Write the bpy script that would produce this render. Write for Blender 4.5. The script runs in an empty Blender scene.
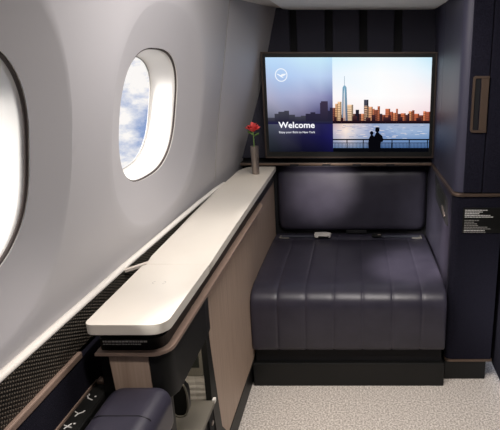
import bpy, bmesh, math, random
from mathutils import Vector, Matrix
random.seed(4)
S = bpy.context.scene
C = S.collection
PI = math.pi

# ---------------------------------------------------------------- camera, sky, sun, lights, exposure
cam_data = bpy.data.cameras.new('camera'); cam = bpy.data.objects.new('camera', cam_data); C.objects.link(cam)
cam.location = (0, 0, 1.58); cam.rotation_euler = (PI/2 - math.radians(16.4), 0, 0)
cam_data.sensor_fit = 'HORIZONTAL'; cam_data.sensor_width = 36; cam_data.lens = 36*528/500
cam_data.shift_x = -0.21; cam_data.shift_y = 0; cam_data.clip_start = 0.02
S.camera = cam
S.view_settings.view_transform = 'Standard'; S.view_settings.look = 'None'
S.view_settings.gamma = 1; S.view_settings.use_curve_mapping = False
S.view_settings.exposure = 0.0

w = bpy.data.worlds.new('sky'); S.world = w; w.use_nodes = True
nt = w.node_tree; nt.nodes.clear()
o = nt.nodes.new('ShaderNodeOutputWorld'); bg = nt.nodes.new('ShaderNodeBackground')
tc = nt.nodes.new('ShaderNodeTexCoord'); mp = nt.nodes.new('ShaderNodeMapping')
mp.inputs['Scale'].default_value = (1, 1, 1.7); mp.inputs['Location'].default_value = (3.1, 0.4, 1.7)
nz = nt.nodes.new('ShaderNodeTexNoise'); nz.inputs['Scale'].default_value = 11; nz.inputs['Detail'].default_value = 8; nz.inputs['Roughness'].default_value = .6
cr = nt.nodes.new('ShaderNodeValToRGB')
cr.color_ramp.elements[0].position = .43; cr.color_ramp.elements[0].color = (.27, .37, .62, 1)
cr.color_ramp.elements[1].position = .60; cr.color_ramp.elements[1].color = (1, .96, .92, 1)
e = cr.color_ramp.elements.new(.50); e.color = (.55, .60, .74, 1)
bg.inputs['Strength'].default_value = 1.0
nt.links.new(tc.outputs['Generated'], mp.inputs['Vector']); nt.links.new(mp.outputs[0], nz.inputs['Vector'])
nt.links.new(nz.outputs[0], cr.inputs[0]); nt.links.new(cr.outputs[0], bg.inputs['Color']); nt.links.new(bg.outputs[0], o.inputs[0])

def light(name, kind, loc, energy, col, target=None, direction=None, **kw):
    d = bpy.data.lights.new(name, kind); d.energy = energy; d.color = col
    for k, v in kw.items(): setattr(d, k, v)
    ob = bpy.data.objects.new(name, d); C.objects.link(ob); ob.location = loc
    v = Vector(direction) if direction else (Vector(target) - Vector(loc))
    ob.rotation_euler = v.to_track_quat('-Z', 'Y').to_euler()
    return ob
light('sun', 'SUN', (-4, -2, 5), 10.0, (1, .95, .89), direction=(.73, .62, -.46), angle=math.radians(14))
light('cabin_ceiling_light', 'AREA', (.0, 1.75, 1.98), 27, (1, .94, .905), direction=(0, 0.1, -1), shape='RECTANGLE', size=.7, size_y=1.1)
light('reading_light_console', 'SPOT', (-.38, 1.75, 1.95), 9, (1, .90, .80), target=(-.55, 1.75, .97), spot_size=math.radians(60), spot_blend=1, shadow_soft_size=.05)
light('reading_light_vase', 'SPOT', (-.36, 2.75, 1.84), 6, (1, .88, .74), target=(-.56, 2.75, .97), spot_size=math.radians(50), spot_blend=1, shadow_soft_size=.04)
light('niche_fill_light', 'AREA', (-.575, 1.42, .728), .55, (1, .88, .74), direction=(0, .45, -1), shape='RECTANGLE', size=.10, size_y=.12)  # no fixture here: light added under the apron to brighten the quilted panel
light('armrest_fill_spot', 'SPOT', (-.25, .75, 1.95), 34, (1, .90, .84), target=(-.60, 1.06, .78), spot_size=math.radians(34), spot_blend=1, shadow_soft_size=.05)  # unseen spot added to brighten the armrest and console front
light('floor_wash_light', 'SPOT', (.25, 1.3, 1.95), 46, (1, .91, .85), target=(.2, 1.9, 0), spot_size=math.radians(60), spot_blend=1, shadow_soft_size=.08)
light('backrest_highlight_spot', 'SPOT', (.66, 1.15, 1.30), 420, (1, .90, .87), target=(-.20, 3.18, .80), spot_size=math.radians(12), spot_blend=1, shadow_soft_size=.06)  # unseen spot added at the right wall to make the backrest highlight
light('reading_light_seat', 'SPOT', (-.10, 2.25, 1.93), 150, (1, .90, .87), target=(.30, 2.62, .52), spot_size=math.radians(22), spot_blend=1, shadow_soft_size=.03)
light('reading_light_cabinet', 'SPOT', (-.25, 2.3, 1.93), 190, (1, .86, .84), target=(.46, 2.52, .70), spot_size=math.radians(12), spot_blend=1, shadow_soft_size=.03)

# ---------------------------------------------------------------- materials
def mat(name, col, rough=.5, metal=0, bump=None, var=None, emit=None, spec=.5, coat=0, sheen=0):
    m = bpy.data.materials.new(name); m.use_nodes = True; n = m.node_tree; b = n.nodes['Principled BSDF']
    b.inputs['Base Color'].default_value = (*col, 1); b.inputs['Roughness'].default_value = rough; b.inputs['Metallic'].default_value = metal
    b.inputs['Specular IOR Level'].default_value = spec; b.inputs['Coat Weight'].default_value = coat; b.inputs['Sheen Weight'].default_value = sheen
    if emit: b.inputs['Emission Color'].default_value = (*emit[:3], 1); b.inputs['Emission Strength'].default_value = emit[3]
    t = n.nodes.new('ShaderNodeTexCoord')
    if var:                                   # (scale vec, noise scale, second colour, lo, hi)
        mpp = n.nodes.new('ShaderNodeMapping'); mpp.inputs['Scale'].default_value = var[0]
        z = n.nodes.new('ShaderNodeTexNoise'); z.inputs['Scale'].default_value = var[1]; z.inputs['Detail'].default_value = 4
        r = n.nodes.new('ShaderNodeValToRGB'); r.color_ramp.elements[0].position = var[3]; r.color_ramp.elements[1].position = var[4]
        r.color_ramp.elements[0].color = (*col, 1); r.color_ramp.elements[1].color = (*var[2], 1)
        n.links.new(t.outputs['Object'], mpp.inputs[0]); n.links.new(mpp.outputs[0], z.inputs['Vector'])
        n.links.new(z.outputs[0], r.inputs[0]); n.links.new(r.outputs[0], b.inputs['Base Color'])
    if bump:                                  # (noise scale, strength, distance)
        z = n.nodes.new('ShaderNodeTexNoise'); z.inputs['Scale'].default_value = bump[0]; z.inputs['Detail'].default_value = 3
        k = n.nodes.new('ShaderNodeBump'); k.inputs['Strength'].default_value = bump[1]; k.inputs['Distance'].default_value = bump[2]
        n.links.new(t.outputs['Object'], z.inputs['Vector']); n.links.new(z.outputs[0], k.inputs['Height']); n.links.new(k.outputs[0], b.inputs['Normal'])
    return m
M = {}
M['wall'] = mat('wall_plastic', (.455, .445, .46), .55, bump=(900, .05, .001))
M['reveal'] = mat('window_plastic', (.86, .84, .80), .45)
M['seal'] = mat('dark_rubber_seal', (.06, .045, .04), .6)
M['carpet'] = mat('beige_carpet', (.48, .42, .36), .95, var=((1, 1, 1), 120, (.95, .89, .82), .38, .62), bump=(260, .7, .004), sheen=.1)
M['leather'] = mat('navy_leather', (.030, .028, .043), .38, bump=(420, .25, .001), var=((1, 1, 1), 14, (.040, .037, .055), .3, .7))
M['fabric'] = mat('navy_fabric', (.004, .004, .010), .95, var=((1, 1, 1), 330, (.022, .021, .036), .4, .7), bump=(400, .6, .002), spec=.2)
M['panel'] = mat('navy_satin_panel', (.050, .049, .080), .5, bump=(500, .1, .001))
M['fabric_wall'] = mat('slate_fabric', (.024, .024, .038), .9, var=((1, 1, 1), 300, (.062, .060, .084), .4, .7), bump=(400, .5, .002))
M['black'] = mat('black_plastic', (.007, .0075, .007), .5, spec=.35, var=((1, 1, 1), 6, (.010, .010, .0095), .3, .7))
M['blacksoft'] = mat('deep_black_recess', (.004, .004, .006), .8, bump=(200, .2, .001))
M['bronze'] = mat('bronze_metal', (.17, .12, .09), .35, metal=.55, bump=(600, .08, .001))
M['bezel'] = mat('dark_bronze_bezel', (.07, .05, .04), .45, metal=.4, bump=(600, .08, .001))
M['taupe'] = mat('taupe_trim', (.30, .215, .17), .42, metal=.1, bump=(600, .08, .001))
M['steel'] = mat('brushed_steel', (.30, .25, .22), .32, metal=.8, var=((1, 1, .05), 200, (.42, .36, .32), .3, .7))
M['cream'] = mat('cream_stone', (.68, .635, .56), .34, var=((1, .6, 1), 5, (.74, .70, .62), .3, .7), coat=.15)
M['rail'] = mat('white_rail', (.80, .77, .71), .3, bump=(300, .03, .001))
M['white'] = mat('white_print', (.75, .75, .72), .6, bump=(300, .03, .001))
M['greyprint'] = mat('grey_print', (.30, .29, .27), .6, bump=(300, .03, .001))
M['shelf'] = mat('grey_shelf', (.17, .155, .125), .5, bump=(300, .05, .001))
M['red'] = mat('rose_petals', (.62, .03, .035), .6, bump=(90, .5, .003), var=((1, 1, 1), 60, (.80, .10, .09), .35, .65))
M['green'] = mat('rose_leaf', (.10, .20, .04), .6, bump=(120, .4, .002), var=((1, 1, 1), 60, (.2, .33, .09), .35, .65))
M['ceiling'] = mat('ceiling_panel', (.60, .54, .48), .5, bump=(500, .05, .001))
M['webbing'] = mat('belt_webbing', (.05, .055, .075), .8, bump=(700, .6, .001))
M['beltedge'] = mat('belt_anchor_grey', (.20, .19, .17), .6, bump=(300, .1, .001))
M['socket'] = mat('socket_black', (.02, .022, .018), .35, bump=(300, .1, .001))
M['led'] = mat('green_indicator', (.2, .5, .2), .5, emit=(.45, .9, .35, .8))

def oak():
    m = bpy.data.materials.new('light_oak_veneer'); m.use_nodes = True; n = m.node_tree; b = n.nodes['Principled BSDF']
    t = n.nodes.new('ShaderNodeTexCoord'); mpp = n.nodes.new('ShaderNodeMapping'); mpp.inputs['Scale'].default_value = (60, 60, 1.6)
    z = n.nodes.new('ShaderNodeTexNoise'); z.inputs['Scale'].default_value = 2.2; z.inputs['Detail'].default_value = 6
    r = n.nodes.new('ShaderNodeValToRGB'); r.color_ramp.elements[0].position = .3; r.color_ramp.elements[1].position = .72
    r.color_ramp.elements[0].color = (.40, .29, .215, 1); r.color_ramp.elements[1].color = (.54, .41, .32, 1)
    b.inputs['Roughness'].default_value = .5
    n.links.new(t.outputs['Object'], mpp.inputs[0]); n.links.new(mpp.outputs[0], z.inputs['Vector']); n.links.new(z.outputs[0], r.inputs[0]); n.links.new(r.outputs[0], b.inputs['Base Color'])
    return m
M['oak'] = oak()
def quilt():
    m = mat('quilted_white_panel', (.66, .62, .56), .55); n = m.node_tree; b = n.nodes['Principled BSDF']
    t = n.nodes.new('ShaderNodeTexCoord'); mpp = n.nodes.new('ShaderNodeMapping'); mpp.inputs['Scale'].default_value = (26, 0.001, 44)
    v = n.nodes.new('ShaderNodeTexVoronoi'); v.inputs['Scale'].default_value = 1.0; v.inputs['Randomness'].default_value = .15
    k = n.nodes.new('ShaderNodeBump'); k.inputs['Strength'].default_value = .6; k.inputs['Distance'].default_value = .012; k.invert = True
    n.links.new(t.outputs['Object'], mpp.inputs[0]); n.links.new(mpp.outputs[0], v.inputs['Vector']); n.links.new(v.outputs['Distance'], k.inputs['Height']); n.links.new(k.outputs[0], b.inputs['Normal'])
    return m
M['quilt'] = quilt()
def weave():
    m = mat('woven_metal_mesh', (.03, .025, .02), .45, metal=.3); n = m.node_tree; b = n.nodes['Principled BSDF']
    t = n.nodes.new('ShaderNodeTexCoord'); outs = []
    for rx, sc in ((math.radians(25), 75), (math.radians(-65), 75)):
        mpp = n.nodes.new('ShaderNodeMapping'); mpp.inputs['Rotation'].default_value = (rx, 0, 0)
        wv = n.nodes.new('ShaderNodeTexWave'); wv.bands_direction = 'Y'; wv.inputs['Scale'].default_value = sc/2; wv.inputs['Distortion'].default_value = 0
        n.links.new(t.outputs['Object'], mpp.inputs[0]); n.links.new(mpp.outputs[0], wv.inputs['Vector']); outs.append(wv.outputs['Fac'])
    mu = n.nodes.new('ShaderNodeMath'); mu.operation = 'MULTIPLY'; n.links.new(outs[0], mu.inputs[0]); n.links.new(outs[1], mu.inputs[1])
    r = n.nodes.new('ShaderNodeValToRGB'); r.color_ramp.elements[0].position = .15; r.color_ramp.elements[1].position = .8
    r.color_ramp.elements[0].color = (.014, .013, .011, 1); r.color_ramp.elements[1].color = (.19, .16, .125, 1)
    k = n.nodes.new('ShaderNodeBump'); k.inputs['Strength'].default_value = .8; k.inputs['Distance'].default_value = .003
    n.links.new(mu.outputs[0], r.inputs[0]); n.links.new(r.outputs[0], b.inputs['Base Color']); n.links.new(mu.outputs[0], k.inputs['Height']); n.links.new(k.outputs[0], b.inputs['Normal'])
    return m
M['weave'] = weave()
def glass():
    m = bpy.data.materials.new('clear_window_pane'); m.use_nodes = True; n = m.node_tree; n.nodes.clear()
    oo = n.nodes.new('ShaderNodeOutputMaterial'); mx = n.nodes.new('ShaderNodeMixShader'); tr = n.nodes.new('ShaderNodeBsdfTransparent'); gl = n.nodes.new('ShaderNodeBsdfGlossy')
    gl.inputs['Roughness'].default_value = .02; tr.inputs['Color'].default_value = (.97, .98, 1, 1)
    lw = n.nodes.new('ShaderNodeLayerWeight'); lw.inputs['Blend'].default_value = .02
    n.links.new(lw.outputs['Fresnel'], mx.inputs[0]); n.links.new(tr.outputs[0], mx.inputs[1]); n.links.new(gl.outputs[0], mx.inputs[2]); n.links.new(mx.outputs[0], oo.inputs[0])
    return m
M['glass'] = glass()
def screenmat():
    m = bpy.data.materials.new('lit_screen_image'); m.use_nodes = True; n = m.node_tree; n.nodes.clear()
    oo = n.nodes.new('ShaderNodeOutputMaterial'); em = n.nodes.new('ShaderNodeEmission'); a = n.nodes.new('ShaderNodeVertexColor'); a.layer_name = 'Col'
    n.links.new(a.outputs['Color'], em.inputs['Color']); em.inputs['Strength'].default_value = 1.0; n.links.new(em.outputs[0], oo.inputs[0]); return m
M['screen'] = screenmat()

# ---------------------------------------------------------------- helpers
def thing(name, label, cat, loc=(0, 0, 0), group=None, kind=None):
    t = bpy.data.objects.new(name, None); C.objects.link(t); t.location = loc; t.empty_display_size = .05
    if label: t['label'] = label
    if cat: t['category'] = cat
    if group: t['group'] = group
    if kind: t['kind'] = kind
    return t
def origin(p):
    v = Vector((0, 0, 0))
    while p: v += p.location; p = p.parent
    return v
def obj(name, bm, m, parent=None, smooth=False, label=None, kind=None):
    """bm is in world coordinates; stored relative to the parent's base"""
    if parent: bm.transform(Matrix.Translation(-origin(parent)))
    bmesh.ops.recalc_face_normals(bm, faces=bm.faces)
    me = bpy.data.meshes.new(name); bm.to_mesh(me); bm.free()
    if m: me.materials.append(m)
    if smooth:
        for p in me.polygons: p.use_smooth = True
    ob = bpy.data.objects.new(name, me); C.objects.link(ob)
    if parent: ob.parent = parent
    if label: ob['label'] = label
    if kind: ob['kind'] = kind
    if smooth:
        md = ob.modifiers.new('edge_normals', 'WEIGHTED_NORMAL'); md.keep_sharp = True
    return ob
def tag(ob, label, cat, group=None):
    ob['label'] = label; ob['category'] = cat
    if group: ob['group'] = group
    return ob
def box(x0, x1, y0, y1, z0, z1, bev=0, seg=2, bm=None):
    b = bm or bmesh.new(); r = bmesh.ops.create_cube(b, size=1)
    for v in r['verts']:
        v.co = Vector(((x0+x1)/2 + v.co.x*(x1-x0), (y0+y1)/2 + v.co.y*(y1-y0), (z0+z1)/2 + v.co.z*(z1-z0)))
    if bev:
        vs = set(r['verts']); es = [e for e in b.edges if e.verts[0] in vs and e.verts[1] in vs]
        bmesh.ops.bevel(b, geom=es, offset=bev, segments=seg, profile=.5, affect='EDGES', clamp_overlap=True)
    return b
def rounded(pts, rad, seg=6):
    out = []; n = len(pts)
    for i, p in enumerate(pts):
        r = rad[i] if isinstance(rad, (list, tuple)) else rad
        p = Vector(p); a = Vector(pts[i-1]); c = Vector(pts[(i+1) % n])
        if r <= 0: out.append(tuple(p)); continue
        da = (a-p).normalized(); dc = (c-p).normalized(); r2 = min(r, (a-p).length*.49, (c-p).length*.49)
        for k in range(seg+1):
            t = k/seg; q = (p+da*r2)*(1-t)**2 + p*2*t*(1-t) + (p+dc*r2)*t**2; out.append(tuple(q))
    return out
def prism(pts, a0, a1, axis='z', bev=0, seg=2, bm=None):
    """polygon extruded along an axis: z -> (x,y), x -> (y,z), y -> (x,z)"""
    b = bm or bmesh.new()
    def P(p, a): return {'z': (p[0], p[1], a), 'x': (a, p[0], p[1]), 'y': (p[0], a, p[1])}[axis]
    lo = [b.verts.new(P(p, a0)) for p in pts]; hi = [b.verts.new(P(p, a1)) for p in pts]; n = len(pts)
    f0 = b.faces.new(lo); f1 = b.faces.new(hi[::-1])
    for i in range(n): b.faces.new((lo[i], lo[(i+1) % n], hi[(i+1) % n], hi[i]))
    if bev:
        bmesh.ops.bevel(b, geom=list(f0.edges)+list(f1.edges), offset=bev, segments=seg, profile=.5, affect='EDGES', clamp_overlap=True)
    return b
def tube(path, r, seg=10, bm=None, closed=False, rz=None):
    b = bm or bmesh.new(); path = [Vector(p) for p in path]; n = len(path); rings = []
    for i, p in enumerate(path):
        if closed: t = path[(i+1) % n] - path[i-1]
        else: t = path[min(i+1, n-1)] - path[max(i-1, 0)]
        t.normalize(); up = Vector((0, 0, 1)) if abs(t.z) < .9 else Vector((0, 1, 0))
        u = t.cross(up).normalized(); v = u.cross(t).normalized(); rr = r[i] if isinstance(r, (list, tuple)) else r; r2 = rz or rr
        rings.append([b.verts.new(p + u*math.cos(2*PI*k/seg)*rr + v*math.sin(2*PI*k/seg)*(r2 if rz else rr)) for k in range(seg)])
    for i in range(n if closed else n-1):
        A, B = rings[i], rings[(i+1) % n]
        for k in range(seg): b.faces.new((A[k], A[(k+1) % seg], B[(k+1) % seg], B[k]))
    if not closed: b.faces.new(rings[0]); b.faces.new(rings[-1][::-1])
    return b
def lathe(cx, cy, prof, seg=28, bm=None):
    b = bm or bmesh.new(); rings = []
    for r, z in prof: rings.append([b.verts.new((cx+r*math.cos(2*PI*k/seg), cy+r*math.sin(2*PI*k/seg), z)) for k in range(seg)])
    for A, B in zip(rings, rings[1:]):
        for k in range(seg): b.faces.new((A[k], A[(k+1) % seg], B[(k+1) % seg], B[k]))
    b.faces.new(rings[0][::-1]); b.faces.new(rings[-1])
    return b

# ---------------------------------------------------------------- left wall with two windows
PROF = [(0, .745), (.80, .735), (.97, .724), (1.2, .697), (1.39, .666), (1.58, .633), (1.83, .592), (2.1, .54)]
def wx(z):
    for (a, b_), (c, d) in zip(PROF, PROF[1:]):
        if z <= c: return -(b_ + (d-b_)*(z-a)/(c-a))
    return -PROF[-1][1]
WINS = [dict(yc=1.862, zc=1.396, a=.275, b=.222, rect=(1.24, 2.66, .78, 2.0), dr=.478, dl=.41, du=.37, dd=.38),
        dict(yc=.873, zc=1.386, a=.258, b=.246, rect=(.15, 1.24, .78, 2.0), dr=.368, dl=.60, du=.38, dd=.38)]
def dentdepth(y, z):
    for W in WINS:
        dy = y-W['yc']; dz = z-W['zc']; q = (abs(dy/(W['dr'] if dy > 0 else W['dl']))**2.3 + abs(dz/(W['du'] if dz > 0 else W['dd']))**2.3)**(1/2.3)
        if q < 1: return .07*(1-q*q)
    return 0
def surf(y, z): return (wx(z) - dentdepth(y, z), y, z)
def rse(a, b_, th, n=2.6):
    c, s = abs(math.cos(th)), abs(math.sin(th)); return ((c/a)**n + (s/b_)**n)**(-1/n)
bm = bmesh.new()
for W in WINS:
    y0, y1, z0, z1 = W['rect']; angs = [2*PI*k/160 for k in range(160)]
    for yy in (y0, y1):
        for zz in (z0, z1): angs.append(math.atan2(zz-W['zc'], yy-W['yc']) % (2*PI))
    angs = sorted(angs); rings = []
    for th in angs:
        c, s = math.cos(th), math.sin(th)
        rr = rse(W['a'], W['b'], th)
        rq = min([((y1 if c > 0 else y0)-W['yc'])/c] if abs(c) > 1e-6 else [9]); rz_ = ((z1 if s > 0 else z0)-W['zc'])/s if abs(s) > 1e-6 else 9
        rq = min(rq, rz_)
        rd = min(rse(W['dr'] if c > 0 else W['dl'], W['du'] if s > 0 else W['dd'], th, 2.3), rq*.985)
        rad = [rr + (rd-rr)*k/12 for k in range(13)] + [rd + (rq-rd)*k/8 for k in range(1, 9)]
        rings.append([bm.verts.new(surf(W['yc']+r*c, W['zc']+r*s)) for r in rad])
    for i in range(len(rings)):
        A, B = rings[i], rings[(i+1) % len(rings)]
        for k in range(len(A)-1): bm.faces.new((A[k], A[k+1], B[k+1], B[k]))
def grid(ys, zs, f, bm):
    g = [[bm.verts.new(f(y, z)) for z in zs] for y in ys]
    for i in range(len(ys)-1):
        for j in range(len(zs)-1): bm.faces.new((g[i][j], g[i][j+1], g[i+1][j+1], g[i+1][j]))
grid([-.9, -.4, .15], [.78+k*.1 for k in range(12)] + [2.0], lambda y, z: (wx(z), y, z), bm)
grid([-.9, .15, 1.24, 2.66], [0, .4, .78], lambda y, z: (wx(z), y, z), bm)
bmesh.ops.remove_doubles(bm, verts=bm.verts, dist=.0005)
wl = obj('wall_left', bm, M['wall'], kind='structure', smooth=True)
wl.modifiers.clear()

# forward closing panel of the side wall, past the seam, turning in towards the front partition
TOP = [(0, .72), (.97, .70), (1.02, .685), (1.41, .555), (1.86, .445), (2.0, .41)]
def fx(z):
    for (a, b_), (c, d) in zip(TOP, TOP[1:]):
        if z <= c: return -(b_ + (d-b_)*(z-a)/(c-a))
    return -.41
bm = bmesh.new(); zs = [k*.05 for k in range(41)]; ys = [2.662 + .58*k/12 for k in range(13)]
grid(ys, zs, lambda y, z: (wx(z)*(1-((y-2.662)/.55)**1.3) + fx(z)*((y-2.662)/.55)**1.3 - (.004 if y < 2.67 else 0), y, z), bm)
obj('wall_left_forward', bm, M['wall'], kind='structure', smooth=True).modifiers.clear()
bm = tube([(wx(z)+.0005, 2.661, z) for z in [.97+k*.05 for k in range(20)]], .0022, 6)
obj('trim_1', bm, M['greyprint'], kind='structure')

for n_, W in enumerate(WINS, 1):
    win = bpy.data.objects.new('window_%d' % n_, None); C.objects.link(win); win['kind'] = 'structure'; win.location = (wx(W['zc']), W['yc'], W['zc'])
    N = 96
    def ring(scale, off, bm):
        vs = []
        for k in range(N):
            th = 2*PI*k/N; r = rse(W['a'], W['b'], th)
            p = Vector(surf(W['yc']+r*math.cos(th), W['zc']+r*math.sin(th)))
            q = Vector((p.x, W['yc']+(p.y-W['yc'])*scale, W['zc']+(p.z-W['zc'])*scale)); q.x = p.x - off
            vs.append(bm.verts.new(q))
        return vs
    def loft(bm, rs):
        for A, B in zip(rs, rs[1:]):
            for k in range(N): bm.faces.new((A[k], A[(k+1) % N], B[(k+1) % N], B[k]))
    bm = bmesh.new(); loft(bm, [ring(s, o_, bm) for s, o_ in ((1.0, 0), (1.0, .008), (.98, .008), (.965, .02), (.94, .05), (.915, .080), (.90, .093), (.885, .098), (.885, .100))])
    obj('window_frame', bm, M['reveal'], win, smooth=True).modifiers.clear()
    bm = bmesh.new(); a = ring(.985, -.0015, bm); loft(bm, [ring(1.0, .010, bm), ring(.999, .003, bm), ring(.982, .003, bm), ring(.978, .010, bm)]); bmesh.ops.delete(bm, geom=a, context='VERTS')
    obj('rubber_seal', bm, M['seal'], win, smooth=True, label='dark rubber seal').modifiers.clear()
    bm = bmesh.new(); loft(bm, [ring(.891, .097, bm), ring(.889, .0945, bm), ring(.885, .0945, bm), ring(.883, .0985, bm)])
    obj('inner_seal', bm, M['greyprint'], win).modifiers.clear()
    bm = bmesh.new(); rr_ = [ring(.8855*k/8, .0995, bm) for k in range(8, 0, -1)]
    for r_ in rr_:
        for v_, w_ in zip(r_, rr_[0]): v_.co.x = wx(v_.co.z) + (w_.co.x - wx(w_.co.z))
    loft(bm, rr_); bm.faces.new(rr_[-1])
    obj('window_pane', bm, M['glass'], win, smooth=True).modifiers.clear()

# ---------------------------------------------------------------- floor, ceiling, other walls
obj('floor', box(-.76, .76, -.9, 3.3, -.04, 0), M['carpet'], kind='structure')
obj('ceiling', box(-.62, .78, -.9, 2.5, 2.0, 2.03), M['ceiling'], kind='structure')
bm = prism(rounded([(-.70, 2.5), (.60, 2.5), (.60, 3.25), (-.70, 3.25)], 0), 1.862, 2.0, 'z')
obj('trim_2', bm, M['ceiling'], kind='structure')
bm = prism(rounded([(-.40, 2.4), (.44, 2.4), (.44, 3.12), (.40, 3.16), (-.36, 3.16), (-.40, 3.12)], .02), 1.848, 1.861, 'z', bev=.004)
obj('trim_3', bm, M['reveal'], kind='structure')
obj('wall_right', box(.715, .76, -.9, 2.9, .06, 2.0), M['fabric'], kind='structure')
obj('wall_back', box(-.78, .78, -.94, -.9, 0, 2.0), M['wall'], kind='structure')
obj('wall_front', box(-.72, .72, 3.235, 3.28, 0, 2.0), M['blacksoft'], kind='structure')
# upholstered strips of the front partition
edges = [-.72, -.375, -.335, -.172, -.128, .026, .070, .226, .272, .50]
for k in range(0, 10, 2):
    pnl = obj('wall_panel', box(edges[k], edges[k+1], 3.20, 3.234, 1.0, 1.862, .008, 3), M['fabric_wall'], smooth=True, kind='structure')

# ledge under the screen
led = thing('screen_ledge', 'thin bronze-edged dark ledge running under the wide screen', 'ledge', (-.05, 3.15, .985))
obj('shelf_board', box(-.682, .455, 3.105, 3.232, .972, .992, .002), M['black'], led)
obj('bronze_edge', box(-.682, .455, 3.095, 3.105, .976, .990, .002), M['bronze'], led, label='bronze edging')
for X in (-.36, -.17, .01, .21):
    obj('clip', box(X-.025, X+.025, 3.088, 3.096, .972, .984, .002), M['blacksoft'], led)

# ---------------------------------------------------------------- screen
SX0, SX1, SZ0, SZ1 = -.528, .462, 1.022, 1.622; SY = 3.085
scr = thing('wall_screen', 'wide wall-mounted screen showing a waterfront city skyline and the word Welcome', 'screen', (-.033, 3.12, 1.32))
obj('housing', box(SX0+.01, SX1-.01, SY+.004, 3.15, SZ0+.01, SZ1-.01, .006), M['black'], scr)
obj('mount', box(-.2, .14, 3.15, 3.2, 1.2, 1.45, .006), M['black'], scr)
bm = bmesh.new()
for (x0, x1, z0, z1) in ((SX0, SX1, SZ1-.010, SZ1), (SX0, SX1, SZ0, SZ0+.010), (SX0, SX0+.010, SZ0+.01, SZ1-.01), (SX1-.010, SX1, SZ0+.01, SZ1-.01)):
    box(x0, x1, SY-.004, SY+.02, z0, z1, .002, 1, bm)
obj('bezel', bm, M['bezel'], scr, label='thin bronze bezel')
obj('black_border', box(SX0+.01, SX1-.01, SY, SY+.006, SZ0+.01, SZ1-.01), M['black'], scr)
IX0, IX1, IZ0, IZ1 = -.503, .432, 1.060, 1.592
PXW, PYH = 167.0, 94.0
def UV(px, py): return (IX0 + (IX1-IX0)*(px-265)/PXW, IZ1 - (IZ1-IZ0)*(py-57)/PYH)
def srgb(c):
    return tuple(((v/255)/12.92 if v/255 <= .04045 else ((v/255+.055)/1.055)**2.4) for v in c) + (1,)
class Img:
    def __init__(s): s.bm = bmesh.new(); s.cl = s.bm.loops.layers.color.new('Col'); s.bm.loops.layers.color.remove(s.cl); s.cl = s.bm.loops.layers.float_color.new('Col')
    def poly(s, pts, cols, lay=0):
        vs = [s.bm.verts.new((UV(*p)[0], SY - .0008 - lay*.00025, UV(*p)[1])) for p in pts]; f = s.bm.faces.new(vs)
        if not isinstance(cols, list): cols = [cols]*len(pts)
        for l, c in zip(f.loops, cols): l[s.cl] = srgb(c)
    def rect(s, x0, y0, x1, y1, top, bot=None, lay=0):
        bot = bot or top; s.poly([(x0, y0), (x1, y0), (x1, y1), (x0, y1)], [top, top, bot, bot], lay)
I = Img()
# sky on the right, water, banner on the left
def gridimg(xs, ys, cols, lay=0):
    for j in range(len(ys)-1):
        for i in range(len(xs)-1):
            I.poly([(xs[i], ys[j]), (xs[i+1], ys[j]), (xs[i+1], ys[j+1]), (xs[i], ys[j+1])], [cols[j][i], cols[j][i+1], cols[j+1][i+1], cols[j+1][i]], lay)
gridimg([332, 380, 410, 432], [57, 72, 95, 122], [[(216, 244, 255), (236, 250, 255), (225, 246, 255), (200, 234, 250)], [(236, 247, 255), (252, 254, 255), (245, 250, 255), (228, 243, 252)], [(252, 248, 250), (255, 255, 255), (255, 250, 250), (250, 240, 242)], [(250, 225, 222), (252, 232, 228), (250, 222, 220), (238, 206, 212)]])
gridimg([332, 345, 358, 375, 400, 432], [122, 129, 138, 147], [[(190, 165, 175), (240, 215, 200), (215, 200, 205), (150, 165, 200), (170, 180, 205), (160, 175, 205)], [(195, 185, 200), (250, 232, 220), (200, 200, 215), (140, 160, 200), (165, 185, 215), (150, 175, 210)], [(160, 165, 190), (215, 205, 210), (165, 175, 200), (120, 145, 190), (120, 150, 195), (110, 145, 190)], [(95, 125, 170), (130, 150, 185), (110, 140, 180), (70, 105, 155), (80, 115, 165), (75, 110, 160)]])
gridimg([265, 280, 300, 320, 332], [57, 75, 95, 110, 122, 135, 151],
        [[(190, 222, 250), (192, 222, 250), (200, 232, 250), (200, 234, 250), (190, 226, 250)],
         [(182, 200, 232), (175, 202, 240), (185, 208, 242), (190, 212, 242), (180, 200, 235)],
         [(175, 175, 200), (165, 172, 205), (168, 172, 205), (150, 152, 190), (120, 122, 168)],
         [(130, 132, 150), (140, 140, 165), (128, 125, 155), (85, 82, 125), (58, 56, 102)],
         [(72, 78, 92), (82, 82, 105), (58, 55, 85), (38, 36, 80), (36, 34, 92)],
         [(48, 52, 62), (52, 52, 70), (30, 28, 62), (26, 24, 72), (30, 28, 88)],
         [(26, 30, 36), (24, 26, 36), (14, 14, 32), (14, 14, 42), (18, 18, 58)]])
# skyline on the banner, muted
x = 266.0
hts = {266: 110, 280: 113, 290: 112, 298: 109, 305: 112, 309: 112, 315: 110, 319: 99, 327: 107}
for x0, x1, y in ((265, 272, 116), (272, 276, 112), (276, 282, 110), (282, 287, 109), (287, 293, 113), (293, 299, 115), (299, 304, 114), (304, 309, 112), (309, 314, 110.5), (314, 319, 112), (319, 320, 101), (320, 327, 99.5), (327, 329, 109), (329, 332, 106)):
    c = (66, 66, 78) if x0 < 300 else (44, 40, 62)
    if 319 <= x0 < 327: c = (62, 52, 74)
    I.rect(x0, y, x1, 121, c, (34, 32, 52), 1)
I.rect(265, 119.5, 332, 122.5, (42, 42, 62), (28, 26, 66), 2)
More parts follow.
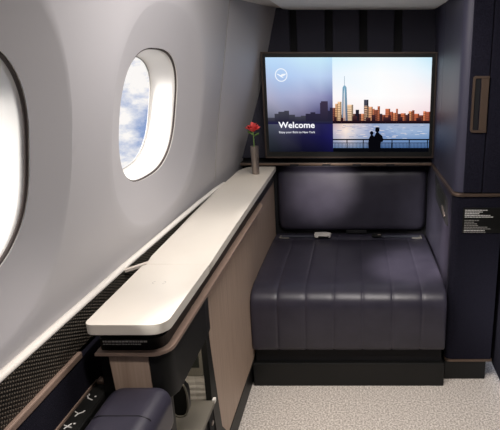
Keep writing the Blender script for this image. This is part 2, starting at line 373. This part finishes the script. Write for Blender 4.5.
# skyline on the photograph, sunset lit
bl = [(332, 334.5, 106, (150, 92, 78)), (334.5, 337, 102, (235, 178, 130)), (337, 341, 100, (250, 205, 160)), (341, 344, 113, (60, 45, 60)), (344, 347, 110, (130, 80, 70)),
      (347, 353, 103, (252, 214, 176)), (353, 355.5, 112, (110, 66, 60)), (355.5, 359, 108, (38, 34, 50)), (359, 361, 112, (90, 56, 56)), (361, 364.5, 112, (232, 150, 110)), (364, 368.6, 98, (78, 78, 92)), (364.4, 369, 104, (250, 198, 158)),
      (369, 373, 105, (244, 176, 132)), (373, 375, 107, (205, 120, 86)), (375, 378, 108, (150, 84, 66)), (378, 380.5, 104.5, (196, 110, 80)), (380.5, 383, 112, (70, 44, 50)), (383, 386, 113, (150, 84, 66)), (386, 391, 107, (214, 120, 84)),
      (391, 394, 110, (185, 98, 70)), (394, 397, 111, (226, 140, 98)), (397, 399, 107, (205, 118, 86)), (399, 402, 112, (76, 44, 46)), (402, 407, 111.5, (214, 118, 80)), (407, 410, 113, (88, 50, 48)), (410, 413.5, 109.5, (236, 156, 108)), (413.5, 416, 108.5, (150, 80, 60)),
      (416, 421, 112, (206, 108, 74)), (421, 425, 113.5, (124, 64, 54)), (425, 428, 109.5, (226, 132, 92)), (428, 432, 110, (184, 96, 72))]
for x0, x1, y, c in bl:
    dk = tuple(int(v*.55) for v in c); I.rect(x0, y, x1, 119.5, c, tuple(int(v*.8) for v in c), 1)
    I.rect(x0+(x1-x0)*.72, y, x1, 119.5, dk, dk, 2)
    yy = y+2
    while yy < 118:
        I.rect(x0, yy, x1, yy+.5, dk, dk, 3); yy += 2.2
for x0, x1, y in ((333, 336, 115), (340, 345, 116), (352, 357, 114.5), (366, 371, 116), (372, 376, 113), (384, 389, 115.5), (389, 392, 113.5), (399, 404, 115), (409, 411, 112), (418, 423, 116)):
    I.rect(x0, y, x1, 119.6, (74, 42, 44), (30, 18, 28), 4)
# the tall tapering tower with its mast
I.poly([(341.2, 119), (342.2, 86), (343.6, 84), (344.8, 84), (346.2, 86), (347.4, 119)], [(120, 130, 150), (120, 160, 185), (130, 175, 200), (130, 175, 200), (95, 130, 160), (90, 90, 110)], 3)
I.poly([(342.6, 119), (343.4, 92), (344.2, 86), (345.2, 119)], [(220, 170, 140), (235, 240, 245), (220, 240, 250), (200, 170, 160)], 4)
I.rect(344.0, 75, 344.4, 84, (130, 160, 180), (110, 140, 165), 3)
I.rect(332, 119, 432, 122, (40, 20, 26), (16, 12, 24), 5)
# ripples
for k in range(90):
    x0 = random.uniform(333, 426); y0 = random.uniform(123, 137); c = random.choice([(215, 220, 232), (108, 132, 178), (240, 228, 222), (130, 155, 195)])
    I.rect(x0, y0, min(x0+random.uniform(2, 6), 432), y0+.35, c, c, 2)
# railing
I.rect(332, 137.6, 432, 139, (8, 10, 16), None, 5); I.rect(332, 147, 432, 151, (6, 8, 14), None, 5); I.rect(332, 141.4, 432, 142, (10, 14, 24), None, 5)
x = 333.0
while x < 431: I.rect(x, 142, x+.45, 147, (14, 20, 34), None, 5); x += 1.45
for x in (346, 363, 393, 411, 430): I.rect(x, 138, x+1, 147, (6, 8, 14), None, 6)
img = obj('screen_picture', I.bm, M['screen'], scr, label='bright picture of a sunset skyline over water')
for p in img.data.polygons: pass
def flatpart(name, polys, col, lay, parent, label=None):
    J = Img()
    for pts in polys: J.poly(pts, col, lay)
    return obj(name, J.bm, M['screen'], parent, label=label)
def ell(cx, cy, rx, ry, n=20): return [(cx+rx*math.cos(2*PI*k/n), cy+ry*math.sin(2*PI*k/n)) for k in range(n)]
flatpart('silhouette_couple', [ell(372.2, 131.6, 1.9, 2.0), [(369, 151), (368.6, 142), (369.2, 137.5), (370.6, 134.6), (371.2, 133.4), (373.4, 133.4), (374.6, 135), (375.6, 138), (376, 151)],
                              ell(378, 128.4, 2.3, 2.4), [(375, 151), (374.4, 140), (374.6, 135.4), (376.2, 132.4), (377, 130.6), (379.2, 130.6), (380.4, 132.2), (383, 134.2), (384.6, 138.6), (383.6, 140.6), (381.8, 141), (381.6, 151)],
                              [(375.9, 127.4), (376.2, 125.8), (378, 125.5), (380.2, 125.9), (380.4, 127.4)]], (7, 7, 12), 8, scr, 'dark silhouettes of a couple leaning on the railing')
# round bird emblem
ringp = []
for k in range(36):
    a, b_ = 2*PI*k/36, 2*PI*(k+1)/36; ringp.append([(280.4+6.3*math.cos(a), 73.9+6.5*math.sin(a)), (280.4+6.3*math.cos(b_), 73.9+6.5*math.sin(b_)), (280.4+5.4*math.cos(b_), 73.9+5.6*math.sin(b_)), (280.4+5.4*math.cos(a), 73.9+5.6*math.sin(a))])
bird = [(276.3, 74.2), (278.6, 74.4), (280.4, 75.5), (282.2, 74.4), (286.4, 74.0), (285.0, 75.6), (283.4, 76.4), (282.0, 76.6), (283.8, 77.9), (281.9, 77.9), (280.2, 76.9), (278.2, 75.4)]
bird = [(a-.8, b-1.5) for a, b in bird]
flatpart('emblem', ringp + [[bird[0], bird[1], bird[11]], [bird[1], bird[2], bird[10], bird[11]], [bird[2], bird[7], bird[8], bird[9], bird[10]], [bird[2], bird[3], bird[6], bird[7]], [bird[3], bird[4], bird[5], bird[6]]], (244, 248, 255), 8, scr, 'white round emblem with a flying bird')
def text(name, s, px, py, hpx, wpx, col, parent, off=0.0, label=None):
    cu = bpy.data.curves.new(name, 'FONT'); cu.body = s; cu.size = 1; cu.offset = off; cu.resolution_u = 3
    tmp = bpy.data.objects.new('tmp', cu); C.objects.link(tmp)
    dg = bpy.context.evaluated_depsgraph_get(); dg.update(); me = bpy.data.meshes.new_from_object(tmp.evaluated_get(dg))
    bpy.data.objects.remove(tmp); b = bmesh.new(); b.from_mesh(me); bpy.data.meshes.remove(me)
    xs = [v.co.x for v in b.verts]; ys_ = [v.co.y for v in b.verts]; x0, x1, y0, y1 = min(xs), max(xs), 0, max(ys_)
    kx = wpx/(x1-x0); ky = hpx/(y1-y0); cl = b.loops.layers.float_color.new('Col')
    for v in b.verts:
        u, z = UV(px+(v.co.x-x0)*kx, py-(v.co.y)*ky); v.co = Vector((u, SY-.0032, z))
    for f in b.faces:
        for l in f.loops: l[cl] = srgb(col)
    return obj(name, b, M['screen'], parent, label=label)
text('welcome_text', 'Welcome', 275.6, 126.2, 6.0, 37.5, (250, 250, 255), scr, off=.022, label='bold white word Welcome')
text('subtitle_text', 'Enjoy your flight to New York', 276, 131.6, 2.0, 37.5, (225, 225, 235), scr, off=.02, label='small white line Enjoy your flight to New York')

# ---------------------------------------------------------------- sofa
sofa = thing('sofa', 'dark navy leather sofa with a deep channelled seat under the wide screen', 'sofa', (-.03, 2.7, 0))
X0, X1 = -.5035, .442
seams = [X0, -.375, -.240, -.104, .037, .180, .322, X1]
def seatmesh():
    b = bmesh.new(); yb = 3.20
    prof = [(yb, .515), (3.07, .523), (3.062, .5185), (3.054, .523), (2.9, .527), (2.6, .528), (2.42, .524), (2.352, .514), (2.318, .496), (2.298, .468), (2.292, .43), (2.292, .32), (2.294, .235), (2.300, .214), (2.312, .206)]
    xs = []; hh = []
    for i in range(7):
        a, c = seams[i], seams[i+1]
        for k in range(9):
            t = [0, .03, .08, .2, .5, .8, .92, .97, 1][k]
            if k == 0 and i > 0: continue
            xs.append(a+(c-a)*t); h = (1-abs(2*t-1)**14)*.0035 - .0035; 
            if (i == 0 and t == 0) or (i == 6 and t == 1): h = -.010
            if (i == 0 and k == 1) or (i == 6 and k == 7): h = -.003
            hh.append(h)
    n = len(prof); nr = []
    for i in range(n):
        a = Vector(prof[max(i-1, 0)]); c = Vector(prof[min(i+1, n-1)]); t = (c-a).normalized(); nr.append(Vector((t.y, -t.x)))
    g = []
    for x, h in zip(xs, hh): g.append([b.verts.new((x, prof[j][0] + nr[j].x*h*(-1 if nr[j].x < -9 else 1), prof[j][1] + nr[j].y*h)) for j in range(n)])
    for i in range(len(xs)-1):
        for j in range(n-1): b.faces.new((g[i][j], g[i][j+1], g[i+1][j+1], g[i+1][j]))
    for i in (0, -1):
        q0 = b.verts.new((xs[i], yb, .206)); b.faces.new([q0]+g[i] if i else ([q0]+g[i])[::-1])
    return b
# outward profile normals: the list runs from back to front over the top
sc_ = obj('seat_cushion', seatmesh(), M['leather'], sofa, smooth=True)
sc_.modifiers.clear()
obj('seat_frame', box(X0+.01, X1-.01, 2.335, 3.18, .13, .23), M['blacksoft'], sofa)
obj('plinth', box(X0-.006, X1+.004, 2.312, 3.18, 0, .128, .004), M['black'], sofa, label='black plinth')
def cushion(x0, x1, y0, y1, z0, z1, r, seg=6, lean=0):
    b = box(x0, x1, y0, y1, z0, z1, r, seg)
    for v in b.verts: v.co.y += lean*(v.co.z-z0)
    return b
def pillow(x0, x1, y0, y1, z0, z1):
    b = bmesh.new(); nx, nz_ = 44, 26; g = []
    for i in range(nx+1):
        row = []
        for j in range(nz_+1):
            u = -1+2*i/nx; v = -1+2*j/nz_; u = math.copysign(1-(1-abs(u))**1.4, u); v = math.copysign(1-(1-abs(v))**1.4, v)
            cx = max(0, abs(u)*(x1-x0)/2-(x1-x0)/2+.05)/.05; cz = max(0, abs(v)*(z1-z0)/2-(z1-z0)/2+.05)/.05; d = math.hypot(cx, cz)
            k = 1 if d <= 1 else 1/d; X = math.copysign(abs(u)*(x1-x0)/2 - (cx*(1-k))*.05, u); Z = math.copysign(abs(v)*(z1-z0)/2 - (cz*(1-k))*.05, v); d = min(d, 1)
            y = y0 + .050*(1-math.sqrt(max(0, 1-d**2.6))) + .020*(abs(u)**3.5)*.4 + .022*max(0, v)**3 + .006*max(0, -v)**3
            row.append(b.verts.new(((x0+x1)/2+X, min(y, y1), (z0+z1)/2+Z)))
        g.append(row)
    for i in range(nx):
        for j in range(nz_): b.faces.new((g[i][j], g[i+1][j], g[i+1][j+1], g[i][j+1]))
    r = bmesh.ops.extrude_edge_only(b, edges=[e for e in b.edges if e.is_boundary])
    for v in r['geom']:
        if isinstance(v, bmesh.types.BMVert): v.co.y = y1
    return b
br_ = obj('backrest', pillow(-.487, .449, 3.178, 3.234, .530, .945), M['leather'], sofa, smooth=True); br_.modifiers.clear()
obj('pull_tab', box(-.055, .075, 3.172, 3.190, .524, .545, .004), M['blacksoft'], sofa)
def belt(x0, x1, bx, tagc, label):
    t = thing('seat_belt', label, 'seat belt', ((x0+x1)/2, 3.11, .524), 'seat belts at the back of the sofa')
    s = 1 if x1 > x0 else -1
    b = prism(rounded([(min(x0, x1), 3.088), (max(x0, x1), 3.088), (max(x0, x1), 3.118), (min(x0, x1), 3.118)], .004), .527, .531, 'z')
    obj('webbing', b, M['webbing'], t)
    b = bmesh.new(); box(x0-.012, x0+.012, 3.070, 3.124, .525, .5295, .002, 1, b); box(x0, x0+s*.05, 3.070, 3.079, .525, .5295, .001, 1, b)
    obj('anchor_patch', b, M['beltedge'], t)
    if tagc:
        b = prism(rounded([(bx-.045, 3.075), (bx+.052, 3.068), (bx+.058, 3.112), (bx+.03, 3.128), (bx-.045, 3.125)], .006), .531, .549, 'z', bev=.004)
        obj('buckle', b, M['rail'], t, label='cream buckle cover')
        obj('buckle_slot', box(bx-.02, bx+.045, 3.064, 3.074, .533, .540, .001), M['black'], t)
    else:
        b = prism(rounded([(bx-.03, 3.082), (bx+.03, 3.082), (bx+.03, 3.124), (bx-.03, 3.124)], .008), .531, .545, 'z', bev=.004)
        obj('buckle', b, M['black'], t); obj('latch', box(bx+.004, bx+.022, 3.078, 3.09, .5445, .5485, .001), M['steel'], t, label='steel latch')
belt(-.455, -.24, -.205, True, 'seat belt lying at the left back corner of the sofa, with a cream buckle cover')
belt(.40, .16, .135, False, 'dark seat belt lying at the right back corner of the sofa, with a black buckle')

# ---------------------------------------------------------------- right cabinet block
cab = thing('storage_cabinet', 'tall navy fabric cabinet with bronze belt trim standing right of the sofa', 'cabinet', (.58, 2.8, 0))
low = rounded([(.458, 2.37), (.69, 2.37), (.69, 3.23), (.458, 3.23)], [.035, .004, 0, 0])
obj('lower_body', prism(low, .118, .972, 'z', bev=.003), M['fabric'], cab, smooth=True)
tr = rounded([(.452, 2.362), (.700, 2.362), (.700, 3.23), (.452, 3.23)], [.04, 0, 0, 0])
obj('lower_side_panel', box(.4535, .459, 2.41, 3.22, .14, .970, .002), M['leather'], cab, label='smooth navy side panel')
obj('belt_trim', prism(tr, .972, .986, 'z', bev=.003), M['bronze'], cab, label='bronze belt trim')
up1 = rounded([(.462, 2.374), (.584, 2.374), (.584, 2.87), (.462, 2.87)], [.05, .003, 0, 0], 10)
hx0, hx1, hz0, hz1 = .512, .583, 1.268, 1.512
obj('upper_panel', prism(up1, .988, 1.998, 'z', bev=.002), M['panel'], cab, smooth=True, label='smooth navy upper panel')
obj('upper_side_panel', box(.462, .50, 2.874, 3.23, .988, 1.86, .002), M['panel'], cab)
obj('upper_front_cover', box(.500, .584, 2.366, 2.376, .990, 1.998, .003), M['fabric'], cab)
obj('door_leaf', box(.588, .712, 2.366, 2.87, .988, 1.998, .004), M['fabric'], cab)
h = thing('handle', None, None, (0, 0, 0)); h.parent = cab; h.location = Vector((.548, 2.365, 1.39)) - cab.location
bm = bmesh.new(); fr = rounded([(hx0, hz0), (hx1+.001, hz0), (hx1+.001, hz1), (hx0, hz1)], [.014, 0, 0, .014]); inn = rounded([(hx0+.010, hz0+.010), (hx1+.001, hz0+.010), (hx1+.001, hz1-.010), (hx0+.010, hz1-.010)], [.008, 0, 0, .008])
for ya, yb in ((2.358, 2.358),):
    A = [bm.verts.new((p[0], 2.358, p[1])) for p in fr]; B = [bm.verts.new((p[0], 2.358, p[1])) for p in inn]
    A2 = [bm.verts.new((p[0], 2.367, p[1])) for p in fr]; B2 = [bm.verts.new((p[0], 2.367, p[1])) for p in inn]; n = len(A)
    for i in range(n):
        j = (i+1) % n; bm.faces.new((A[i], A[j], B[j], B[i])); bm.faces.new((A[i], A2[i], A2[j], A[j])); bm.faces.new((B[i], B[j], B2[j], B2[i]))
obj('handle_frame', bm, M['bronze'], h)
obj('handle_recess', box(hx0+.008, .545, 2.3635, 2.367, hz0+.008, hz1-.008), M['blacksoft'], h)
obj('handle_grip', box(.550, hx1, 2.3600, 2.367, hz0+.010, hz1-.010, .001), M['bronze'], h)
pl = obj('placard', box(.505, .690, 2.3655, 2.371, .795, .918, .001), M['black'], cab, label='black placard of small white print')
bm = bmesh.new(); bm2 = bmesh.new(); z = .911
for k, (ln, br) in enumerate([(.098, 1), (.085, 1), (.068, 1), (.120, 1), (.128, 1), (0, 0), (.06, 0), (.042, 0), (.062, 0), (.062, 0), (.1, 0), (.115, 0), (.095, 1), (.10, 0)]):
    x = .513
    while x < .511+ln:
        wd = random.uniform(.005, .014); box(x, min(x+wd, .684), 2.3648, 2.3658, z-.0062, z-.0022, 0, 1, bm if br else bm2); x += wd+.0018
    z -= .0083
obj('placard_print', bm, M['white'], pl); obj('placard_fine_print', bm2, M['greyprint'], pl)
obj('lower_trim', prism(rounded([(.455, 2.366), (.695, 2.366), (.695, 2.6), (.455, 2.6)], [.03, 0, 0, 0]), .106, .118, 'z'), M['bronze'], cab)
obj('plinth', box(.457, .668, 2.374, 3.22, 0, .106, .003), M['black'], cab, label='black plinth')
# recess in the side with its latch
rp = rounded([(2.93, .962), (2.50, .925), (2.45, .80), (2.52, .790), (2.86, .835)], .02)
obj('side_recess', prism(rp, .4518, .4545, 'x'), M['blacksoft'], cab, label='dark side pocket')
obj('side_recess_screen', prism(rounded([(2.84, .93), (2.56, .905), (2.55, .85), (2.82, .865)], .01), .4510, .4525, 'x'), M['socket'], cab)
obj('side_latch', prism(rounded([(2.655, .848), (2.635, .860), (2.535, .828), (2.555, .815)], .006), .447, .4525, 'x', bev=.002), M['steel'], cab, label='pale metal latch')

# ---------------------------------------------------------------- console under the countertop
con = thing('side_console', 'light oak and black console running along the window wall to the sofa', 'console', (-.58, 2.0, 0))
bp = rounded([(-.640, 1.176), (-.480, 1.176), (-.484, 1.55), (-.488, 3.09), (-.66, 3.09)], [.01, .045, 0, 0, 0], 8)
obj('upper_body', prism(bp, .878, .943, 'z'), M['black'], con, smooth=True)
tp = rounded([(-.648, 1.162), (-.462, 1.162), (-.461, 1.5), (-.461, 2.55), (-.480, 2.60), (-.648, 2.60)], [0, .055, 0, 0, 0, 0], 10)
obj('taupe_trim', prism(tp, .870, .880, 'z', bev=.002), M['taupe'], con, label='taupe trim strip')
fp = rounded([(-.642, 1.174), (-.466, 1.174), (-.470, 1.50), (-.472, 1.548), (-.642, 1.548)], [0, .05, 0, 0, 0], 8)
obj('black_apron', prism(fp, .735, .870, 'z', bev=.003), M['black'], con, smooth=True, label='black apron with rounded corner')
obj('front_leg', box(-.642, -.515, 1.188, 1.29, .0, .731), M['black'], con)
obj('front_inlay', prism([(-.618, .869), (-.520, .869), (-.517, .55), (-.600, .55)], 1.170, 1.178, 'y'), M['oak'], con, label='oak inlay')
wood = [(1.622, .857), (3.20, .857), (3.20, .150), (1.780, .150), (1.690, .25), (1.628, .632)]
obj('oak_side_panel', prism(wood, -.560, -.5045, 'x'), M['oak'], con, label='light oak side panel')
strip = [(1.590, .734), (1.622, .734), (1.629, .632), (1.691, .25), (1.776, .150), (3.2, .150), (3.2, .140), (1.64, .140), (1.595, .43)]
obj('edge_frame', prism(strip, -.522, -.502, 'x'), M['black'], con)
obj('toe_kick', box(-.66, -.520, 1.35, 3.20, 0, .142), M['black'], con)
obj('back_panel', box(-.69, -.66, 1.30, 3.1, .12, .857), M['black'], con)
obj('quilted_panel', box(-.66, -.510, 1.600, 1.620, .43, .734), M['quilt'], con, label='white quilted back panel')
obj('storage_shelf', box(-.66, -.492, 1.25, 1.605, .415, .432, .003), M['shelf'], con, label='grey storage shelf')
obj('cupboard_front', box(-.66, -.512, 1.30, 1.62, .12, .415, .003), M['black'], con)
sk = obj('power_socket', box(-.640, -.522, 1.592, 1.601, .530, .715, .006), M['shelf'], con, label='power socket panel')
obj('socket_face', box(-.632, -.534, 1.588, 1.593, .566, .700, .003), M['socket'], sk)
bm = bmesh.new()
for (a, c) in ((-.60, .615), (-.58, .60), (-.565, .615), (-.55, .60)): box(a, a+.008, 1.586, 1.589, c, c+.012, 0, 1, bm)
obj('socket_holes', bm, M['blacksoft'], sk); obj('socket_light', box(-.565, -.559, 1.586, 1.589, .640, .646), M['led'], sk, label='small green indicator')
lt = obj('latch_plate', prism(rounded([(1.55, .40), (1.60, .40), (1.60, .28), (1.56, .28)], .012), -.512, -.504, 'x', bev=.002), M['blacksoft'], con)
bm = bmesh.new(); box(-.505, -.499, 1.570, 1.588, .345, .358, .002, 1, bm); obj('latch_button', bm, M['steel'], lt, label='small steel button')
obj('shelf_corner', box(-.500, -.489, 1.585, 1.603, .425, .440, .002), M['rail'], con)
# print on the front of the console
bm = bmesh.new()
for ln, z, hgt in ((.108, .9045, .0045), (.090, .8970, .0026)):
    x = -.630
    while x < -.630+ln: wd = random.uniform(.003, .009); box(x, x+wd, 1.1752, 1.1762, z-hgt/2, z+hgt/2, 0, 1, bm); x += wd+.0016
obj('printed_notice', bm, M['white'], con, label='small white printed notice')

# ---------------------------------------------------------------- countertop
top = thing('countertop', 'long cream countertop on the console beneath the windows', 'countertop', (-.56, 2.1, .935))
cp = rounded([(-.651, 1.532), (-.4525, 1.532), (-.455, 1.66), (-.460, 1.99), (-.465, 2.45), (-.470, 3.09), (-.632, 3.09), (-.668, 2.99), (-.674, 2.61), (-.670, 2.06), (-.664, 1.87), (-.659, 1.60)], [0, 0, 0, 0, 0, .004, .02, .02, 0, 0, 0, 0])
obj('main_slab', prism(cp, .944, .970, 'z', bev=.007, seg=3), M['cream'], top, smooth=True)
lp = rounded([(-.652, 1.137), (-.454, 1.137), (-.4525, 1.5275), (-.655, 1.5275)], [.025, .045, .002, .02], 10)
obj('lift_lid', prism(lp, .944, .971, 'z', bev=.006, seg=3), M['cream'], top, smooth=True, label='cream lift-up lid')
for X, a0, a1 in ((-.570, PI*.5, PI*1.6), (-.545, -PI*.6, PI*.6)):
    obj('charging_mark', tube([(X+.006*math.cos(a0+(a1-a0)*k/8), 1.388+.008*math.sin(a0+(a1-a0)*k/8), .9704) for k in range(9)], .0009, 5), M['greyprint'], top, label='small grey mark on the lid')
obj('hinge_arm', prism(rounded([(-.702, 1.492), (-.655, 1.548), (-.655, 1.575), (-.702, 1.512)], .004), .957, .965, 'z', bev=.002), M['ceiling'], top, label='beige hinge arm')

# ---------------------------------------------------------------- side ledge: rail, woven mesh, taupe trim, fabric
led = thing('wall_side_ledge', 'white-railed woven mesh strip with taupe trim along the window wall', 'ledge', (-.70, 1.6, .8))
path = [(-.716, -.6), (-.716, 1.0), (-.714, 1.5), (-.706, 1.95), (-.700, 2.25), (-.690, 2.50), (-.675, 2.66)]
bm = tube([(x, y, .966) for x, y in path], .0115, 12, rz=.009)
obj('rail', bm, M['rail'], led, smooth=True, label='white rail')
bm = bmesh.new()
pp = [(-.706, -.6), (-.706, 1.0), (-.704, 1.5), (-.697, 1.95), (-.692, 2.25), (-.683, 2.50), (-.676, 2.64)]
g = [[bm.verts.new((x+dx, y, z)) for dx, z in ((0, .958), (0, .868), (-.006, .868), (-.006, .958))] for x, y in pp]
for A, B in zip(g, g[1:]):
    for k in range(4): bm.faces.new((A[k], A[(k+1) % 4], B[(k+1) % 4], B[k]))
obj('mesh_strip', bm, M['weave'], led)
obj('taupe_strip', box(-.716, -.6965, -.6, 1.195, .848, .866, .003), M['taupe'], led, label='taupe trim strip')
obj('fabric_panel', box(-.716, -.700, -.6, 1.34, .60, .848), M['fabric'], led)
# ---------------------------------------------------------------- seat control panel
cpn = thing('seat_control_panel', 'slim black seat control panel with white seat icons beside the armrest', 'control panel', (-.67, .9, .74))
obj('panel_body', box(-.699, -.649, .3, 1.243, .66, .745, .004), M['black'], cpn)
obj('glass_face', box(-.694, -.652, .32, 1.225, .7445, .7475, .001), M['black'], cpn)
obj('taupe_edge', box(-.6995, -.6955, .3, 1.243, .745, .753, .001), M['taupe'], cpn)
obj('end_cap', box(-.6945, -.649, 1.227, 1.252, .742, .757, .005, 3), M['taupe'], cpn, smooth=True, label='taupe end cap')
def icon(kind, cy):
    b = bmesh.new(); cx = -.678; z = .7479
    L = {0: [[(-.016, .018), (-.008, .004), (.012, -.006)], [(-.012, .022), (-.016, .028)]], 1: [[(-.016, .012), (.0, .0), (.014, .010)], [(.0, 0), (-.004, -.014)]],
         2: [[(-.016, .006), (.014, -.006)], [(-.008, -.012), (.004, .014)]], 3: [[(-.016, -.002), (-.002, .006), (.016, -.008)], [(.004, .008), (.014, .012)]]}[kind]
    for ln in L: tube([(cx+u, cy+v, z) for u, v in [(p*.72, q*.72) for p, q in ln]], .0017, 6, b)
    box(cx+.008, cx+.012, cy+.008, cy+.012, z-.001, z+.001, 0, 1, b)
    return b
for k, cy in enumerate((1.162, 1.103, 1.056, 1.026)): obj('seat_icon', icon(k, cy), M['white'], cpn, label='white seat icon' if k == 0 else None)

# ---------------------------------------------------------------- armrest
arm = thing('armrest', 'padded navy leather armrest end beside the seat controls', 'armrest', (-.545, .8, .45))
obj('pad', cushion(-.618, -.458, .45, 1.168, .665, .797, .042, 7), M['leather'], arm, smooth=True)
obj('pad_seam', tube([(-.6185, 1.03, .70), (-.6185, 1.03, .763), (-.609, 1.03, .788), (-.587, 1.03, .7975), (-.493, 1.03, .7975), (-.471, 1.03, .788), (-.4615, 1.03, .763), (-.4615, 1.03, .70)], .0012, 5), M['blacksoft'], arm)
obj('support', box(-.606, -.472, .45, 1.160, .10, .68, .010, 3), M['fabric'], arm, smooth=True)
obj('foot', box(-.60, -.50, .5, 1.08, 0, .10), M['black'], arm)

# ---------------------------------------------------------------- headphones hanging in the niche
hp = thing('headphones', 'black headphones with a beige-rimmed oval ear cup hanging in the console niche', 'headphones', (-.543, 1.44, .64))
def oval(cx, cy, cz, ry, rz_, x0, x1, ang=0, bev=.006):
    pts = [(cy+ry*math.cos(a), cz+rz_*math.sin(a)) for a in [2*PI*k/28 for k in range(28)]]
    return prism(pts, x0, x1, 'y', bev=bev)
def ovaly(cx, cz, rx, rz_, y0, y1, bev=.006):
    return prism([(cx+math.copysign(abs(math.cos(a))**.75, math.cos(a))*rx, cz+math.copysign(abs(math.sin(a))**.75, math.sin(a))*rz_) for a in [2*PI*k/32 for k in range(32)]], y0, y1, 'y', bev=bev, seg=3)
for dy, dx, lab in ((0, 0, 'ear cup with beige rim'), (.045, -.016, None)):
    cup = obj('ear_cup', ovaly(-.543+dx, .574+dx*1.5, .030, .062, 1.40+dy, 1.42+dy, .007), M['black'], hp, smooth=True, label=lab)
    pts = [(-.543+dx+math.copysign(abs(math.cos(a))**.75, math.cos(a))*.028, 1.399+dy, .574+dx*1.5+math.copysign(abs(math.sin(a))**.75, math.sin(a))*.060) for a in [2*PI*k/40 for k in range(40)]]
    obj('rim', tube(pts, .0035, 8, closed=True), M['shelf'], cup, smooth=True)
obj('headband', tube([(-.543, 1.412, .63), (-.543, 1.414, .68), (-.543, 1.44, .705), (-.543, 1.466, .68), (-.543, 1.468, .63)], .006, 8), M['black'], hp, smooth=True)

# ---------------------------------------------------------------- vase and rose
VX, VY = -.552, 2.885
vs = lathe(VX, VY, [(.0185, .9705), (.0195, .974), (.0205, 1.05), (.0225, 1.125), (.0195, 1.125), (.0175, 1.06), (.012, 1.05)])
tag(obj('vase', vs, M['steel'], smooth=True), 'slim brushed metal bud vase standing at the far end of the cream countertop', 'vase')
rose = thing('rose', 'single red rose with green leaves standing in the metal vase', 'flower', (VX, VY, 1.06))
obj('stem', tube([(VX, VY, 1.055), (VX-.002, VY, 1.12), (VX-.001, VY-.002, 1.17), (VX-.004, VY-.002, 1.212)], .0028, 8), M['green'], rose, smooth=True)
b = bmesh.new(); cz = 1.222
for ring_, (n, r0, tilt, hgt) in enumerate([(3, .008, .1, .044), (5, .013, .3, .044), (6, .019, .55, .040), (7, .024, .9, .034)]):
    for k in range(n):
        a = 2*PI*(k+ring_*.37)/n + random.uniform(-.15, .15)
        g = []; hj = random.uniform(.8, 1.2)
        for i in range(5):
            row = []
            for j in range(5):
                u = (j/4-.5)*2; v = i/4; wdt = .55*math.sin(min(1, v*1.15+.18)*PI*.62)*(2*PI/n)*.75
                rr = .004 + (r0-.004)*v**.7 + tilt*.010*v*v; aa = a+u*wdt
                zz = cz-.018 + hgt*v*(1-.35*tilt*v)*hj - .004*abs(u)**2*v
                row.append(b.verts.new((VX-.004+rr*1.25*math.cos(aa), VY+rr*1.25*math.sin(aa), zz)))
            g.append(row)
        for i in range(4):
            for j in range(4): b.faces.new((g[i][j], g[i][j+1], g[i+1][j+1], g[i+1][j]))
bl_ = obj('bloom', b, M['red'], rose, smooth=True); bl_.modifiers.clear(); sd = bl_.modifiers.new('thick', 'SOLIDIFY'); sd.thickness = .0015
for s, zb in ((-1, 1.185), (1, 1.175)):
    b = bmesh.new(); g = []
    for i in range(7):
        t = i/6; wd = .009*math.sin(PI*min(1, t*.92+.04)); cx = VX-.002+s*.030*t; cz2 = zb+.026*t-.010*t*t
        g.append([b.verts.new((cx, VY-.004-wd, cz2+.003)), b.verts.new((cx, VY-.004, cz2-.003)), b.verts.new((cx, VY-.004+wd, cz2+.007))])
    for A, B in zip(g, g[1:]):
        b.faces.new((A[0], A[1], B[1], B[0])); b.faces.new((A[1], A[2], B[2], B[1]))
    l_ = obj('leaf', b, M['green'], rose, smooth=True); l_.modifiers.clear(); sd = l_.modifiers.new('thick', 'SOLIDIFY'); sd.thickness = .001
